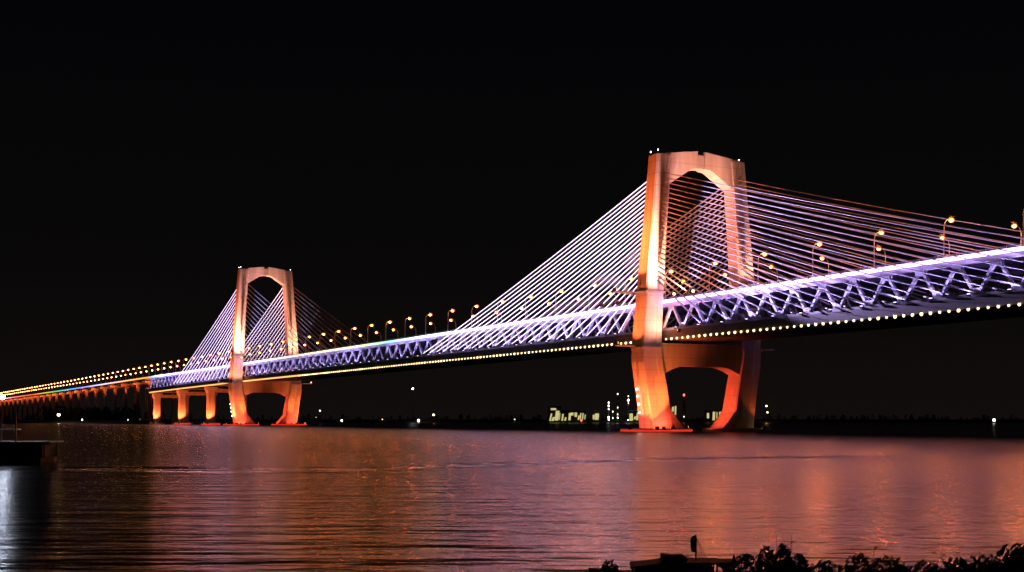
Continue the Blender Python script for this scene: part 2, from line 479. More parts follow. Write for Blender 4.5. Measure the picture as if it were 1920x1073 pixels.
# ------------------------------------------------------------------ approach viaduct
via = empty('approach_viaduct', P1, ANG)
tag(via, 'long approach viaduct with rainbow light strip running to the left bank', 'viaduct')
V1 = 2560
ribbon(S1 + 1.0, V1, lambda s: [(3.6, zt(s) - 1.5), (9, zt(s) - 3.3), (32.5, zt(s) - 3.3), (37.9, zt(s) - 1.5), (37.9, zt(s) - .35), (3.6, zt(s) - .35)], CONC2, 28).build('girder', via)
led_strip(S1 + 1.0, V1, 3.44, -1.35, .0, 20).build('light_strip', via, led=True)
vp = [912 + 60 * i for i in range(27)]
for s in vp:
    T = empty('pier', B(s, WC, 0), 0, via)
    zc = zt(s) - 3.35
    q = MB()
    q.loft([[(-.9, a, z), (.9, a, z), (.9, b, z), (-.9, b, z)] for z, a, b in ((-2, -12.3, -9.7), (zc - 6, -12.3, -9.7), (zc - 2.2, -13, -9))], CONC2)
    q.loft([[(-.9, a, z), (.9, a, z), (.9, b, z), (-.9, b, z)] for z, a, b in ((-2, 9.7, 12.3), (zc - 6, 9.7, 12.3), (zc - 2.2, 9, 13))], CONC2)
    q.build('column', T)
    q = MB(); q.box((-1.6, -16.5, zc - 2.2), (1.6, 16.5, zc), CONC2); q.build('crosshead', T)

# ------------------------------------------------------------------ lamps on the bridge
def lamp_meshes(back):
    d = 1 if back else -1            # arm towards local +y (front) for the back row, -y for the front row
    pole = MB()
    pole.tube([(0, 0, -.3), (0, 0, 9.4), (0, d*.35, 10.7), (0, d*1.1, 11.5), (0, d*2.2, 11.85)], [.20, .14, .11, .09, .08], POLE, 8)
    pole.box((-.35, -.35, -.32), (.35, .35, .5), POLE)
    head = MB(); head.bar((0, d*1.8, 12.45), (0, d*3.9, 12.72), .8, .34, DARKM); head.bar((0, d*1.9, 11.85), (0, d*2.0, 12.5), .12, .12, DARKM)
    lens = MB(); lens.ell((-.46, d*2.85 + .52, 11.4), (.52, .52, .44), SODIUM, 10, 6)
    halo_shell = MB(); halo_shell.ell((0, d*2.85, 11.6), (.88, .88, .75), HALO, 12, 8)  # glowing shell added around the lens in place of its halo
    whole = MB()
    whole.tube([(0, 0, -.3), (0, 0, 9.4), (0, d*.5, 11.2), (0, d*2.2, 11.85)], [.24, .18, .14, .1], POLE, 6)
    whole.bar((0, d*1.8, 12.55), (0, d*3.8, 12.75), .7, .30, DARKM)
    whole.ell((-.46, d*2.85 + .52, 11.4), (.56, .56, .46), SODFAR, 8, 5); whole.ell((0, d*2.85, 11.6), (.98, .98, .82), HALO, 10, 6)
    via_ = MB()
    via_.tube([(0, 0, -.3), (0, 0, 9.4), (0, d*.5, 11.2), (0, d*2.2, 11.85)], [.24, .18, .14, .1], POLE, 6)
    via_.bar((0, d*1.8, 12.5), (0, d*3.8, 12.7), .7, .30, DARKM)
    via_.ell((-.7, d*2.85 + .5, 11.3), (.66, .66, .55), SODVIA, 8, 5); via_.ell((0, d*2.85, 11.6), (1.25, 1.25, 1.05), HALO, 8, 5)
    return pole, head, lens, whole, via_, halo_shell
protos = {}
for row, w in (('front', 5.4), ('back', 36.0)):
    pole, head, lens, whole, via_, halo_shell = lamp_meshes(row == 'back')
    r_ = empty('street_lamp'); pole.build('pole', r_, True)
    h_ = head.build('lamp_head', r_); lens.build('lens', h_, True); halo_shell.build('halo_shell', h_, True)
    f_ = whole.build('street_lamp', None, True)
    g_ = via_.build('street_lamp', None, True)
    firstn = firstf = firstg = True
    k = 0
    for i in range(-9, 92):
        s = -.9 + 2 * PAN * i
        if s > 2480 or abs(s) < 0.1: continue
        near = s < 130
        if near: o = r_ if firstn else copy_tree(r_); firstn = False
        elif s < S1: o = f_ if firstf else copy_tree(f_); firstf = False
        else: o = g_ if firstg else copy_tree(g_); firstg = False
        o.location = W(s, w, zt(s) - .33); o.rotation_euler = (0, 0, ANG)
        if i < 0: where = nth(-i) + ' right of the near tower'
        elif s < SPAN: where = nth(i + 1) + ' left of the near tower'
        elif s < S1: where = nth(int((s - SPAN) // (2*PAN)) + 1) + ' left of the far tower'
        else: where = nth(int((s - S1) // (2*PAN)) + 1) + ' along the rainbow viaduct from the bridge'
        tag(o, 'orange lamp on the %s road edge, %s' % (row, where), 'street lamp', 'street lamps along the %s edge of the road' % row)

# warm lamps under the lower deck edge
q = MB()
q.box((-.28, -.06, .3), (.28, .22, .62), DARKM)
q.ell((0, -.02, 0), (.44, .38, .50), WARM, 8, 6)
d0 = q.build('edge_lamp', None, True)
first = True; nr = nl = 0
idx = [j for j in range(-56, 122)]
for j in idx:
    s = (j + .5) * PAN / 4
    if -5.0 < s < 5.0: continue
    o = d0 if first else copy_tree(d0); first = False
    o.scale = [random.uniform(.78, 1.15)] * 3
    o.location = W(s, 2.9, zb(s) + .2); o.rotation_euler = (0, 0, ANG)
    n_ = (j - 1) + 1 if s > 0 else -j - 1
    tag(o, 'warm white lamp under the lower deck, %s %s of the near tower' % (nth(max(1, n_)), 'left' if s > 0 else 'right'), 'lamp', 'warm lamps under the lower deck edge')

def spot(parent, loc, tgt, power, col, deg, blend=.5, rad=.3):
    l = bpy.data.lights.new('beam', 'SPOT'); l.energy = power * 1.5; l.color = col
    l.spot_size = R(deg); l.spot_blend = blend; l.shadow_soft_size = rad
    o = bpy.data.objects.new('beam', l); COL.objects.link(o); o.parent = parent
    o.location = loc; d = Vector(tgt) - Vector(loc)
    o.rotation_mode = 'QUATERNION'; o.rotation_quaternion = d.to_track_quat('-Z', 'Y')
    return o

# violet floodlights at the lower truss nodes
q = MB()
q.box((-.55, -.3, -.32), (.55, .3, .22), DARKM)
q.box((-.42, -.22, .22), (.42, .22, .36), FLOODV)
q.box((-.1, -2.1, -.42), (.1, .2, -.32), DARKM)
v0 = q.build('truss_floodlight')
first = True
VIOL = (.52, .38, 1.0)
for i in range(-14, n1 + 1):
    s = i * PAN
    if i in (0, 40): continue
    o = v0 if first else v0.copy()
    if not first: COL.objects.link(o)
    first = False
    o.location = W(s, WF - 3.3, zn(s) - .25); o.rotation_euler = (0, 0, ANG)
    if i < 0: lab = '%s node right of the near tower' % nth(-i)
    elif i < 40: lab = '%s node left of the near tower' % nth(i)
    else: lab = '%s node left of the far tower' % nth(i - 40)
    tag(o, 'violet floodlight at the foot of the front truss, ' + lab, 'floodlight', 'violet floodlights along the truss')
    for dx in (-1, 1):
        spot(o, (dx*.3, -.1, .7), (dx*3.4, -3.3, 7.4), 8800, VIOL, 100, .9, .25)

# floodlights for towers and cables
fm = MB()
fm.box((-.5, -.6, -.45), (.35, .6, .45), DARKM); fm.box((.35, -.52, -.38), (.45, .52, .38), FLOODO)
fm.box((-.15, -.75, -.9), (.15, .75, -.45), DARKM)
fproto = fm.build('tower_floodlight'); used = [False]
def flood(s, w, z, ts, tw, tz, power, col, deg, label, group, blend=.7):
    o = fproto if not used[0] else fproto.copy()
    if used[0]: COL.objects.link(o)
    used[0] = True
    a, b = W(s, w, z), W(ts, tw, tz)
    d = (b - a)
    o.location = a; o.rotation_euler = (0, 0, math.atan2(d.y, d.x))
    tag(o, label, 'floodlight', group)
    dl = Vector((math.hypot(d.x, d.y), 0, d.z)).normalized()
    spot(o, dl * .8 + Vector((.15, 0, .3)), dl * 10 + Vector((.15, 0, .3)), power * 1.55, col, deg, blend, .5)
    return o
ORG = (1.0, .145, .035); PEACH = (1.0, .38, .24); GOLD = (1.0, .37, .05); REDO = (1.0, .06, .03)
for st, nm, T in ((0, 'near', tower_near), (SPAN, 'far', tower_far)):
    gp = 'orange floodlights on the %s tower' % nm
    far = nm == 'far'
    for sg, leg in ((-1, 'front'), (1, 'back')):
        lit = 1.0 if (sg < 0 or far) else .0
        hot = (.4 if sg < 0 else .15) if far else .75
        # outriggers that carry the deck level floodlights
        yo = -sg*25.4
        for x in (-3.2, 3.0):
            q = MB(); q.bar((x, yo, 51.6), (x*.3, -sg*37.0, 51.9), .35, .5, CONC2); q.build('outrigger', T)
        q = MB(); q.bar((0, -sg*26.9, 31.8), (0, -sg*37.0, 32.1), .4, .5, CONC2); q.build('outrigger', T)
        if lit:
            # on the pile cap, lighting the foot and shaft
            flood(st - 9.4, WC + sg*24.5, 1.7, st - 3, WC + sg*24.5, 20, 36000, ORG, 100, 'orange floodlight on the %s tower cap facing its %s leg' % (nm, leg), gp)
            flood(st - 9.0, WC + sg*17.5, 1.7, st - 4.0, WC + sg*18.5, 20, 4500, GOLD, 34, 'golden floodlight on the %s tower cap at its %s leg' % (nm, leg), gp)
            flood(st - 1.5, WC + sg*31.3, 1.7, st, WC + sg*25.6, 20, 36000, ORG, 100, 'orange floodlight on the %s tower cap beside its %s leg outer face' % (nm, leg), gp)
            flood(st - 9.2, WC + sg*21.5, 1.6, st - 4, WC + sg*20, 4.5, 4200, REDO, 140, 'red floodlight low on the %s tower cap facing its %s leg' % (nm, leg), gp, 1.0)
            flood(st - 2.5, WC + sg*31.0, 1.6, st, WC + sg*24, 4.5, 3600, REDO, 140, 'red floodlight low on the %s tower cap beside its %s leg' % (nm, leg), gp, 1.0)
            # between ledge and lower band
            flood(st - 15, WC + sg*18.6, 37.4, st - 3.6, WC + sg*22.5, 43, 19000*(.5 if far else 1), PEACH, 100, 'peach floodlight at the lower ledge of the %s tower %s leg' % (nm, leg), gp, 1.0)
            flood(st - .5, WC + sg*36.5, 33.0, st, WC + sg*26, 46, 22000, ORG, 100, 'orange floodlight at the lower ledge beside the %s tower %s leg' % (nm, leg), gp, 1.0)
        if not lit:
            flood(st - 9.4, WC + 24.5, 1.7, st - 3, WC + 24.5, 22, 1000, ORG, 80, 'weak orange floodlight on the near tower cap facing its dim back leg', gp)
            flood(st - 24.0, WC + 19.5, 50.4, st - 3, WC + 21, 74, 60000, PEACH, 60, 'weak peach floodlight on the deck before the near tower back leg', gp)
            continue
        # at the road deck, lighting the upper shaft
        flood(st - 24.0, WC + sg*19.5, 50.4, st - 3, WC + sg*20, 78, 290000*((.8 if sg < 0 else .5) if far else 1), PEACH, 100, 'peach floodlight on the deck before the %s tower %s leg' % (nm, leg), gp, 1.0)
        flood(st - 22.0, WC + sg*19.5, 50.4, st - 3, WC + sg*22, 71, 42000*hot, GOLD, 34, 'golden floodlight on the deck before the %s tower %s leg' % (nm, leg), gp, 1.0)
        flood(st + 1, WC + sg*36.5, 53.0, st, WC + sg*23, 78, 150000, ORG, 80, 'orange floodlight on the outer outrigger of the %s tower %s leg' % (nm, leg), gp, 1.0)
        flood(st + .5, WC + sg*36.5, 53.0, st, WC + sg*24, 71, 34000*hot, GOLD, 34, 'golden floodlight on the outer outrigger of the %s tower %s leg' % (nm, leg), gp, 1.0)
    flood(st - 2.5, WC - 6.6, 1.8, st, WC + 17.5, 13, 24000, (1.0, .08, .03), 72, 'red floodlight on the %s tower front cap aimed at the back leg' % nm, gp, 1.0)
    # inner faces and the arch of the crossbeam
    flood(st - 1, WC - 12, 50.2, st, WC + 15, 78, 85000, (1.0, .21, .10), 50, 'red orange floodlight in the %s tower portal aimed at the back leg' % nm, gp)
    flood(st - 1, WC - 6, 50.2, st, WC + 5, 100, 60000, (1.0, .26, .11), 46, 'red orange floodlight in the %s tower portal aimed at its arch' % nm, gp)
    flood(st - 26, WC + 2, 50.5, st, WC - 1, 101, 110000, (1.0, .36, .25), 38, 'soft orange floodlight on the road facing the %s tower top' % nm, gp)
    # lavender beams along the cable fans
    for side in (1, -1):
        for wv, fan in ((-3.2, 'front'), (44.5, 'back')):
            dim = .16 if side > 0 else 1.5
            if far: dim = .35 if side > 0 else 4.0
            if fan == 'back': dim *= .05 if not far else .5
            for fr, tz, pw in ((50, 88, 1.0), (110, 68, 1.2)):
                if far and side < 0 and fr == 110: continue
                flood(st + side*(fr*.2 + 9), wv, 50.0, st + side*fr*1.05, (WF - 1 if fan == 'front' else WB + 1), tz*(1.08 if far else 1), 300000*dim*pw, (.62, .46, 1.0), (60 if side > 0 or not far else 48),
                      'lavender floodlight aimed at the %s %s cables of the %s tower, tilted %s' % ('left' if side > 0 else 'right', fan, nm, {50: 'steeply', 110: 'low'}[fr]), 'lavender floodlights for the cables')
# piers of the side span
for s, wh in ((871, 'leftmost'), (770, 'middle'), (671, 'rightmost')):
    gp = 'orange floodlights at the side span piers'
    flood(s - 6.8, 3.0, 1.4, s - 2, 7.2, 26, 34000, ORG, 90, 'orange floodlight on the cap of the %s pier of the side span' % wh, gp)
    flood(s - 2, .2, 1.4, s, 5.5, 26, 34000, ORG, 90, 'orange floodlight beside the front column of the %s side span pier' % wh, gp)
    flood(s - 6.0, 24, 1.8, s - 2, 33, 24, 16000, ORG, 80, 'orange floodlight by the back column of the %s side span pier' % wh, gp)
# shielded orange floodlights bracketed out from the viaduct, one in front of each pier
q = MB(); q.box((-.5, -.3, -.3), (.5, .4, .5), DARKM); q.bar((0, -.2, .3), (0, -3.6, 2.3), .18, .18, DARKM)
q.box((-.4, -.36, -.2), (.4, -.3, .4), FLOODO)
p0 = q.build('pier_floodlight')
for n, s in enumerate(vp):
    o = p0 if n == 0 else p0.copy()
    if n: COL.objects.link(o)
    o.location = W(s - 7, .6, zt(s) - 4.3); o.rotation_euler = (0, 0, ANG)
    spot(o, (0, -.8, .2), (6, -8.5, .6), 5200, (1.0, .15, .03), 100, .7, .3)
    tag(o, 'small orange floodlight under the viaduct at its %s pier from the bridge' % nth(n + 1), 'floodlight', 'small floodlights under the viaduct')

# ------------------------------------------------------------------ river
def water_mat():
    m, t, p = nodes_of('river_water')
    p.inputs['Base Color'].default_value = (.012, .012, .013, 1)
    p.inputs['IOR'].default_value = 1.333
    tcn = t.nodes.new('ShaderNodeTexCoord'); sx = t.nodes.new('ShaderNodeSeparateXYZ')
    t.links.new(tcn.outputs['Object'], sx.inputs[0])
    wk = t.nodes.new('ShaderNodeAttribute'); wk.attribute_name = 'wash'
    def mrange(src, a0, a1, b0, b1):
        n = t.nodes.new('ShaderNodeMapRange'); t.links.new(src, n.inputs[0])
        for k, v in zip((1, 2, 3, 4), (a0, a1, b0, b1)): n.inputs[k].default_value = v
        return n.outputs[0]
    # ripples die down towards the middle of the river, the surface there is only finely roughened
    far = mrange(sx.outputs['Y'], 100, 330, 1.0, .25)
    rough = mrange(sx.outputs['Y'], 40, 220, .20, .255)
    rw = t.nodes.new('ShaderNodeMix'); t.links.new(wk.outputs['Fac'], rw.inputs[0]); t.links.new(rough, rw.inputs[2]); rw.inputs[3].default_value = .05
    t.links.new(rw.outputs[0], p.inputs['Roughness'])
    last = None
    for sc_, stretch, dist, det, wash in ((.09, 5.0, .08, 1, 0), (.34, 3.6, .27, 2, 0), (1.0, 2.6, .105, 2, 0), (.6, 1.8, .5, 3, 1)):
        mp = t.nodes.new('ShaderNodeMapping'); mp.inputs['Scale'].default_value = (sc_ / stretch, sc_, sc_)
        mp.inputs['Rotation'].default_value = (0, 0, R(6))
        n = t.nodes.new('ShaderNodeTexNoise'); n.inputs['Scale'].default_value = 1; n.inputs['Detail'].default_value = det
        n.inputs['Roughness'].default_value = .55
        t.links.new(tcn.outputs['Object'], mp.inputs[0]); t.links.new(mp.outputs[0], n.inputs['Vector'])
        b = t.nodes.new('ShaderNodeBump'); b.inputs['Distance'].default_value = dist
        t.links.new(wk.outputs['Fac'] if wash else far, b.inputs['Strength'])
        t.links.new(n.outputs['Fac'], b.inputs['Height'])
        if last: t.links.new(last.outputs[0], b.inputs['Normal'])
        last = b
    t.links.new(last.outputs[0], p.inputs['Normal'])
    return m
WATER = water_mat()
xs = np.concatenate([[-9000, -5000, -2500, -1200, -600, -300], np.arange(-150, 171, 1.1), [300, 600, 1200, 2500, 5000, 9000]])
ys = np.concatenate([[-60, -20, 0, 10], np.arange(20, 114, 3.0), np.arange(114, 205, .42), [215, 235, 260, 300, 400, 550, 800, 1200, 2000, 3500, 6000, 9500]])
X, Y = np.meshgrid(xs, ys)
rng = np.random.default_rng(5)
def vnoise(x, y, seed):
    r = np.random.default_rng(seed); g = r.random((64, 64))
    xi = np.floor(x).astype(int); yi = np.floor(y).astype(int); fx = x - xi; fy = y - yi
    fx = fx*fx*(3-2*fx); fy = fy*fy*(3-2*fy)
    a = g[xi % 64, yi % 64]; b = g[(xi+1) % 64, yi % 64]; c = g[xi % 64, (yi+1) % 64]; d = g[(xi+1) % 64, (yi+1) % 64]
    return (a*(1-fx)+b*fx)*(1-fy) + (c*(1-fx)+d*fx)*fy
# wash left by a passing boat: two long low ridges with broken crests
wx = [-115, -60, -28, -15, -6, 4.5, 15, 42, 70, 150]
wy = [124, 127, 124, 127.5, 136, 143, 158, 168, 190, 200]
Yr = np.interp(X, wx, wy) + 1.6 * (vnoise(X*.08, X*0 + 3, 1) - .5) * 2
amp = np.interp(X, [-130, -90, -40, 20, 40, 80, 150], [0, .25, .42, .42, .28, .22, .1])
brk = .35 + 1.1 * vnoise(X*.25, Y*.25, 2)
Zw = amp * brk * .20 * (np.exp(-((Y - Yr - 6) / 2.0) ** 2) + .8 * np.exp(-((Y - Yr + 6) / 2.0) ** 2))
near = np.exp(-((Y - Yr) / 6.0) ** 2)
Zw += amp * near * .34 * ((vnoise(X*.30, Y*.8, 3) - .5) + .6*(vnoise(X*.7, Y*1.1, 8) - .5)) * np.interp(X, [-60, -25, -10, 25, 40], [.2, .4, 1, 1, .6])
Zw[(Y < 112) | (Y > 206)] = 0
Zw[:, (xs < -150) | (xs > 170)] = 0
wash = np.clip(near * np.interp(X, [-110, -80, -45, -15, 0, 30, 45, 75, 110], [0, .35, .45, .75, 1, .9, .5, .45, 0]) * (.25 + 1.5 * vnoise(X*.16, Y*.4, 21) * vnoise(X*.5, Y*.8, 22)) * 2.6 - .3, 0, 1)
wash[(Y < 112) | (Y > 206)] = 0
wash[:, (xs < -150) | (xs > 170)] = 0
ny, nx = X.shape
wv = np.stack([X, Y, Zw], -1).reshape(-1, 3)
ii = np.arange(ny*nx).reshape(ny, nx)
wf_ = np.stack([ii[:-1, :-1], ii[:-1, 1:], ii[1:, 1:], ii[1:, :-1]], -1).reshape(-1, 4)
me = bpy.data.meshes.new('river_water'); me.from_pydata(wv.tolist(), [], wf_.tolist())
me.attributes.new('wash', 'FLOAT', 'POINT').data.foreach_set('value', wash.ravel().astype(np.float32))
me.materials.append(WATER); me.polygons.foreach_set('use_smooth', [True]*len(wf_)); me.update()
river = bpy.data.objects.new('river_water', me); COL.objects.link(river)
tag(river, 'wide rippled river reflecting orange and violet light', kind='structure')

# ------------------------------------------------------------------ far bank and its lights
def px(x, y, Yd): return Vector(((x - 960) / 2500 * Yd, Yd, CZ - (y - 786) / 2500 * Yd))
q = MB()
FB = [(-3500, 2300), (-1500, 1900), (-800, 1700), (-480, 1500), (-390, 1330), (-300, 1650), (0, 1750), (400, 1750), (900, 1700), (1600, 1500), (3500, 1200)]
for i in range(len(FB) - 1):
    (x0, y0), (x1, y1) = FB[i], FB[i+1]
    n = 12
    for k in range(n):
        a, b = k / n, (k+1) / n
        pa = (x0+(x1-x0)*a, y0+(y1-y0)*a); pb = (x0+(x1-x0)*b, y0+(y1-y0)*b)
        vs = []
        for (xx, yy) in (pa, pb):
            vs += [(xx, yy - 14, -1), (xx, yy, 2.2), (xx, yy + 60, 3.2), (xx*1.0, yy + 1500, 4)]
        q.add(vs, [(0,4,5,1), (1,5,6,2), (2,6,7,3)], SOIL)
tag(q.build('far_bank'), 'low dark far bank of the river', kind='structure')
def treeline(name, x0, x1, yf, hmin, hmax, n, label):
    q = MB(); rnd = random.Random(n)
    for i in range(n):
        x = x0 + (x1 - x0) * rnd.random(); y = yf(x) + 20 + 60 * rnd.random()
        h = hmin + (hmax - hmin) * rnd.random() ** 1.5
        q.tube([(x, y, 1), (x, y, h*.5)], [.35, .2], FARLEAF, 5)
        for k in range(26):
            a = rnd.random()*6.28; rr = h*.32*rnd.random()**.6; z = 2 + h*(.25 + .75*rnd.random())
            rr *= max(.2, 1 - ((z - 2 - h*.55)/(h*.5))**2)
            s = h*(.06 + .09*rnd.random()); c = Vector((x + rr*math.cos(a), y + rr*math.sin(a), z))
            d = Vector((rnd.gauss(0,1), rnd.gauss(0,1), rnd.gauss(0,1))).normalized(); u = d.orthogonal().normalized(); v = d.cross(u)
            q.add([c+u*s, c+v*s*.8, c-u*s*.9, c-v*s], [(0,1,2,3)], FARLEAF)
    return tag(q.build(name), label, kind='stuff')
fby = lambda x: float(np.interp(x, [p[0] for p in FB], [p[1] for p in FB]))
treeline('treeline', -1000, 1300, fby, 4, 9, 900, 'dark wood along the far bank')
treeline('riverside_wood', -560, -380, lambda x: fby(x) - 10, 9, 18, 120, 'dark tall wood behind the left piers')

def shore_lamp(x, y, Yd, mat, r, label, pole=True):
    p = px(x, y, Yd); zb_ = 2.0 if Yd > 1000 else 0
    T = empty('shore_lamp', (p.x, p.y, zb_)); tag(T, label, 'lamp', 'lamps on the far bank')
    h = max(.6, p.z - zb_)
    q = MB(); q.tube([(0, 0, -.5), (0, 0, h)], [.25, .12], DARKM, 6); q.build('pole', T)
    r *= .8
    q = MB(); q.ell((0, 0, h + r*.5), (r*1.1, r*.9, r), mat, 8, 6); q.build('lens', T)
WARML = glow('warm_lens', (1, .62, .28), 40); ORL = glow('orange_lens', (1, .4, .12), 16); WL2 = glow('small_white_lens', (1, .97, .85), 22)
DIMW = glow('dim_white_lens', (1, .9, .7), 3.5)
shore_lamp(110, 779, 1500, WARML, 1.7, 'bright warm lamp under the viaduct near the left bank')
shore_lamp(154, 788, 1350, WL2, .8, 'small white lamp low on the left bank shore')
shore_lamp(240, 788, 1500, DIMW, .9, 'faint lamp among dark trees left of the piers')
shore_lamp(263, 787, 1500, DIMW, .6, 'faintest small lamp close to the leftmost pier')
shore_lamp(400, 785, 1500, WL2, 1.3, 'white lamp on the bank right of the side span piers')
shore_lamp(600, 771, 1750, DIMW, 1.2, 'dim lamp high on the bank right of the far tower')
shore_lamp(593, 783, 1750, DIMW, 1.0, 'dim lamp low on the bank right of the far tower')
shore_lamp(641, 791, 1700, WL2, 1.1, 'white low lamp by the water right of the far tower')
shore_lamp(774, 730, 1800, WL2, 1.4, 'white lamp on a tall mast at mid river')
shore_lamp(785, 791, 1700, WL2, 1.3, 'white low lamp below the tall mast')
shore_lamp(813, 779, 1750, ORL, 1.5, 'orange lamp on the bank right of the tall mast')
shore_lamp(717, 787, 1750, ORL, .5, 'tiny orange lamp left of the tall mast')
shore_lamp(965, 787, 1750, DIMW, .8, 'lone dim lamp left of the factory')
shore_lamp(1090, 790, 1700, REDL, 1.3, 'red lamp by the water below the factory')
shore_lamp(1437, 762, 1750, WARML, .9, 'upper warm lamp on the bank right of the near tower')
shore_lamp(1439, 774, 1740, ORL, 1.1, 'lower orange lamp on the bank right of the near tower')
shore_lamp(1864, 789, 1400, WL2, 1.5, 'single white lamp on the dark bank at far right')

# factory on the far bank
def building(x0, x1, y1, Yd, label, lit):
    a, b = px(x0, 786, Yd), px(x1, y1, Yd); w = b.x - a.x; h = b.z - 2
    T = empty('factory_building', ((a.x + b.x)/2, Yd, 2)); tag(T, label, 'building', 'factory buildings on the far bank')
    q = MB(); q.box((-w/2, 0, -2), (w/2, 14, h), PLANT); q.build('wall', T)
    q = MB(); q.prism([(-.8, h), (14.8, h), (14.8, h + .5), (7, h + 1.6), (-.8, h + .5)], -w/2 - .5, w/2 + .5, PLANT); q.build('roof', T)
    for u0, u1, z0, z1, sl in lit:
        q = MB(); X0, X1 = -w/2 + w*u0, -w/2 + w*u1; Z0, Z1 = h*z0, h*z1; dx = w*sl
        vs = [(X0, -.1, Z0), (X1, -.1, Z0), (X1 + dx, -.1, Z1), (X0 + dx, -.1, Z1)]
        q.add(vs + [(x_, -.3, z_) for x_, _, z_ in vs], [(3,2,1,0),(4,5,6,7),(0,1,5,4),(1,2,6,5),(2,3,7,6),(3,0,4,7)], YELL); q.build('window', T)
building(1028, 1052, 764, 1760, 'tall factory block with bright slanting lit bays at the left of the plant', [(.08, .2, .02, .55, .12), (.2, .62, .80, .94, .0), (.5, .78, .05, .75, .1), (.24, .42, .02, .3, .12), (.84, .9, .1, .6, .04)])
building(1052, 1064, 772, 1765, 'narrow factory shed with two slim lit bays', [(.05, .3, .05, .75, .12), (.5, .75, .05, .4, .1)])
building(1065, 1099, 772, 1770, 'long low factory shed with a row of lit bays', [(.02, .14, .1, .85, .03), (.16, .3, .6, .9, .0), (.36, .5, .45, .9, 0), (.52, .62, .15, .6, .06), (.66, .72, .2, .85, .02), (.78, .84, .2, .85, .02), (.9, .95, .2, .7, .03)])
building(1110, 1124, 773, 1775, 'small yellow lit hut in the middle of the plant', [(.1, .35, .2, .7, 0), (.4, .92, .15, .85, 0)])
building(1180, 1202, 772, 1760, 'factory shed with bright lit front just left of the near tower foot', [(.02, .3, .05, .8, .0), (.35, .5, .2, .5, .1), (.55, .72, .1, .9, .1), (.78, .95, .15, .6, .05)])
building(1258, 1269, 760, 1760, 'slim tall lit block seen just right of the near tower foot', [(.1, .4, .05, .42, .1), (.1, .45, .6, .9, .1), (.62, .88, .4, .95, .05)])
building(1324, 1352, 772, 1760, 'low lit shed seen through the near tower portal', [(.05, .2, .3, .85, 0), (.42, .58, .1, .98, .03), (.68, .74, .1, .95, .02), (.86, .97, .3, .98, .02)])
def chimney(x, y, r, Yd, label, lights, red=False):
    p = px(x, y, Yd); T = empty('chimney', (p.x, Yd, 2)); tag(T, label, 'chimney', 'chimneys of the factory')
    h = p.z - 2
    q = MB(); q.tube([(0, 0, -2), (0, 0, h)], [r*1.25, r], PLANT, 12); q.build('stack', T, True)
    q = MB(); q.tube([(0, 0, h - 1.4), (0, 0, h - 1.0)], r*1.5, PLANT, 12); q.build('gallery', T)
    for u, mt, rr in lights:
        q = MB(); q.ell((0, -r*1.35, h*u), (rr*.8, rr*.6, rr), mt, 8, 5); q.build('lamp', T)
chimney(1141, 754, .8, 1770, 'short slim chimney with a white lamp string, left of three', [(.97, WL2, .8), (.8, WL2, .9), (.62, WL2, .6), (.2, WL2, .9), (.08, WL2, .7)])
chimney(1158, 739, 1.1, 1790, 'middle tall chimney with faint lamps in the plant', [(1.0, DIMW, 1.1), (.5, DIMW, .9), (.25, DIMW, .9), (.12, WL2, .7)])
chimney(1178, 743, 1.1, 1780, 'tall chimney with two lamps next to the near tower leg', [(1.0, DIMW, .8), (.84, WL2, 1.2), (.72, DIMW, .7), (.05, WL2, .8)])
chimney(1149, 770, .7, 1765, 'stub chimney between factory towers', [(.9, DIMW, 1.0), (.3, DIMW, .9)])
chimney(1282, 741, 2.0, 1760, 'chimney with red top lamps seen through the near tower portal', [(1.0, REDL, 1.5), (.17, DIMW, .8)])

# service ladders with lamps on the outer foot of each tower
# ------------------------------------------------------------------ pontoon with railing at the left
pt = empty('mooring_pontoon', (-58, 143, 0), R(3)); tag(pt, 'dark mooring pontoon with flat roof and white railing at the left edge', 'pontoon')
q = MB(); q.loft([[(x*a, y, z) for x, y in ((-22, -3), (8.2, -3), (8.8, 0), (8.2, 3), (-22, 3))] for a, z in ((.97, -.8), (1, .2), (1, .75))], PONT); q.build('hull', pt)
for x in np.arange(-18, 8, 3.2):
    q = MB(); q.tube([(x + .38*math.cos(2*math.pi*k/14), -3.12, .35 + .38*math.sin(2*math.pi*k/14)) for k in range(15)], .13, DARKM, 6, False); q.build('tyre_fender', pt)
q = MB(); q.box((-21, -2.6, 2.3), (9.0, 2.6, 2.42), WHITEP); q.build('roof', pt)
for x in (-20, -14, -8, -3, 1.5, 5, 8.4):
    for y in (-2.4, 2.4):
        q = MB(); q.box((x - .07, y - .07, .75), (x + .07, y + .07, 2.3), PONT); q.build('post', pt)
q = MB(); q.box((-20, -1.4, .75), (7.9, 1.4, 2.29), PONT); q.build('cabin', pt)
for i, (x, w_) in enumerate(((-1.2, 1.0), (.6, .7), (2.2, 1.2), (6.4, .8))):
    q = MB(); q.box((x, -1.8, .752), (x + w_, -.8, 1.1 + .35*(i % 2)), PONT); q.build('crate', pt)
q = MB()
for z in (3.8, 4.3, 4.75, 5.1): q.box((-21, -2.55, z), (5.45, -2.48, z + .06), WHITEP)
for x in np.arange(-20, 5.4, 1.6): q.box((x - .05, -2.56, 2.42), (x + .05, -2.47, 5.16), WHITEP)
q.box((5.4, -2.56, 2.42), (5.55, -2.44, 5.5), WHITEP)
q.box((-21, -2.44, 3.66), (5.45, -.6, 3.76), WHITEP)
q.build('railing', pt)
ml = empty('mast_lamp', (-54.9, 143.5, 2.42)); tag(ml, 'bright white lamp on a mast above the pontoon at the left edge', 'lamp')
q = MB(); q.tube([(-1.6, 0, 0), (-1.6, 0, 4.7), (-1.2, 0, 5.0), (0, 0, 5.05)], [.09, .06, .05, .05], POLE, 8); q.build('pole', ml)
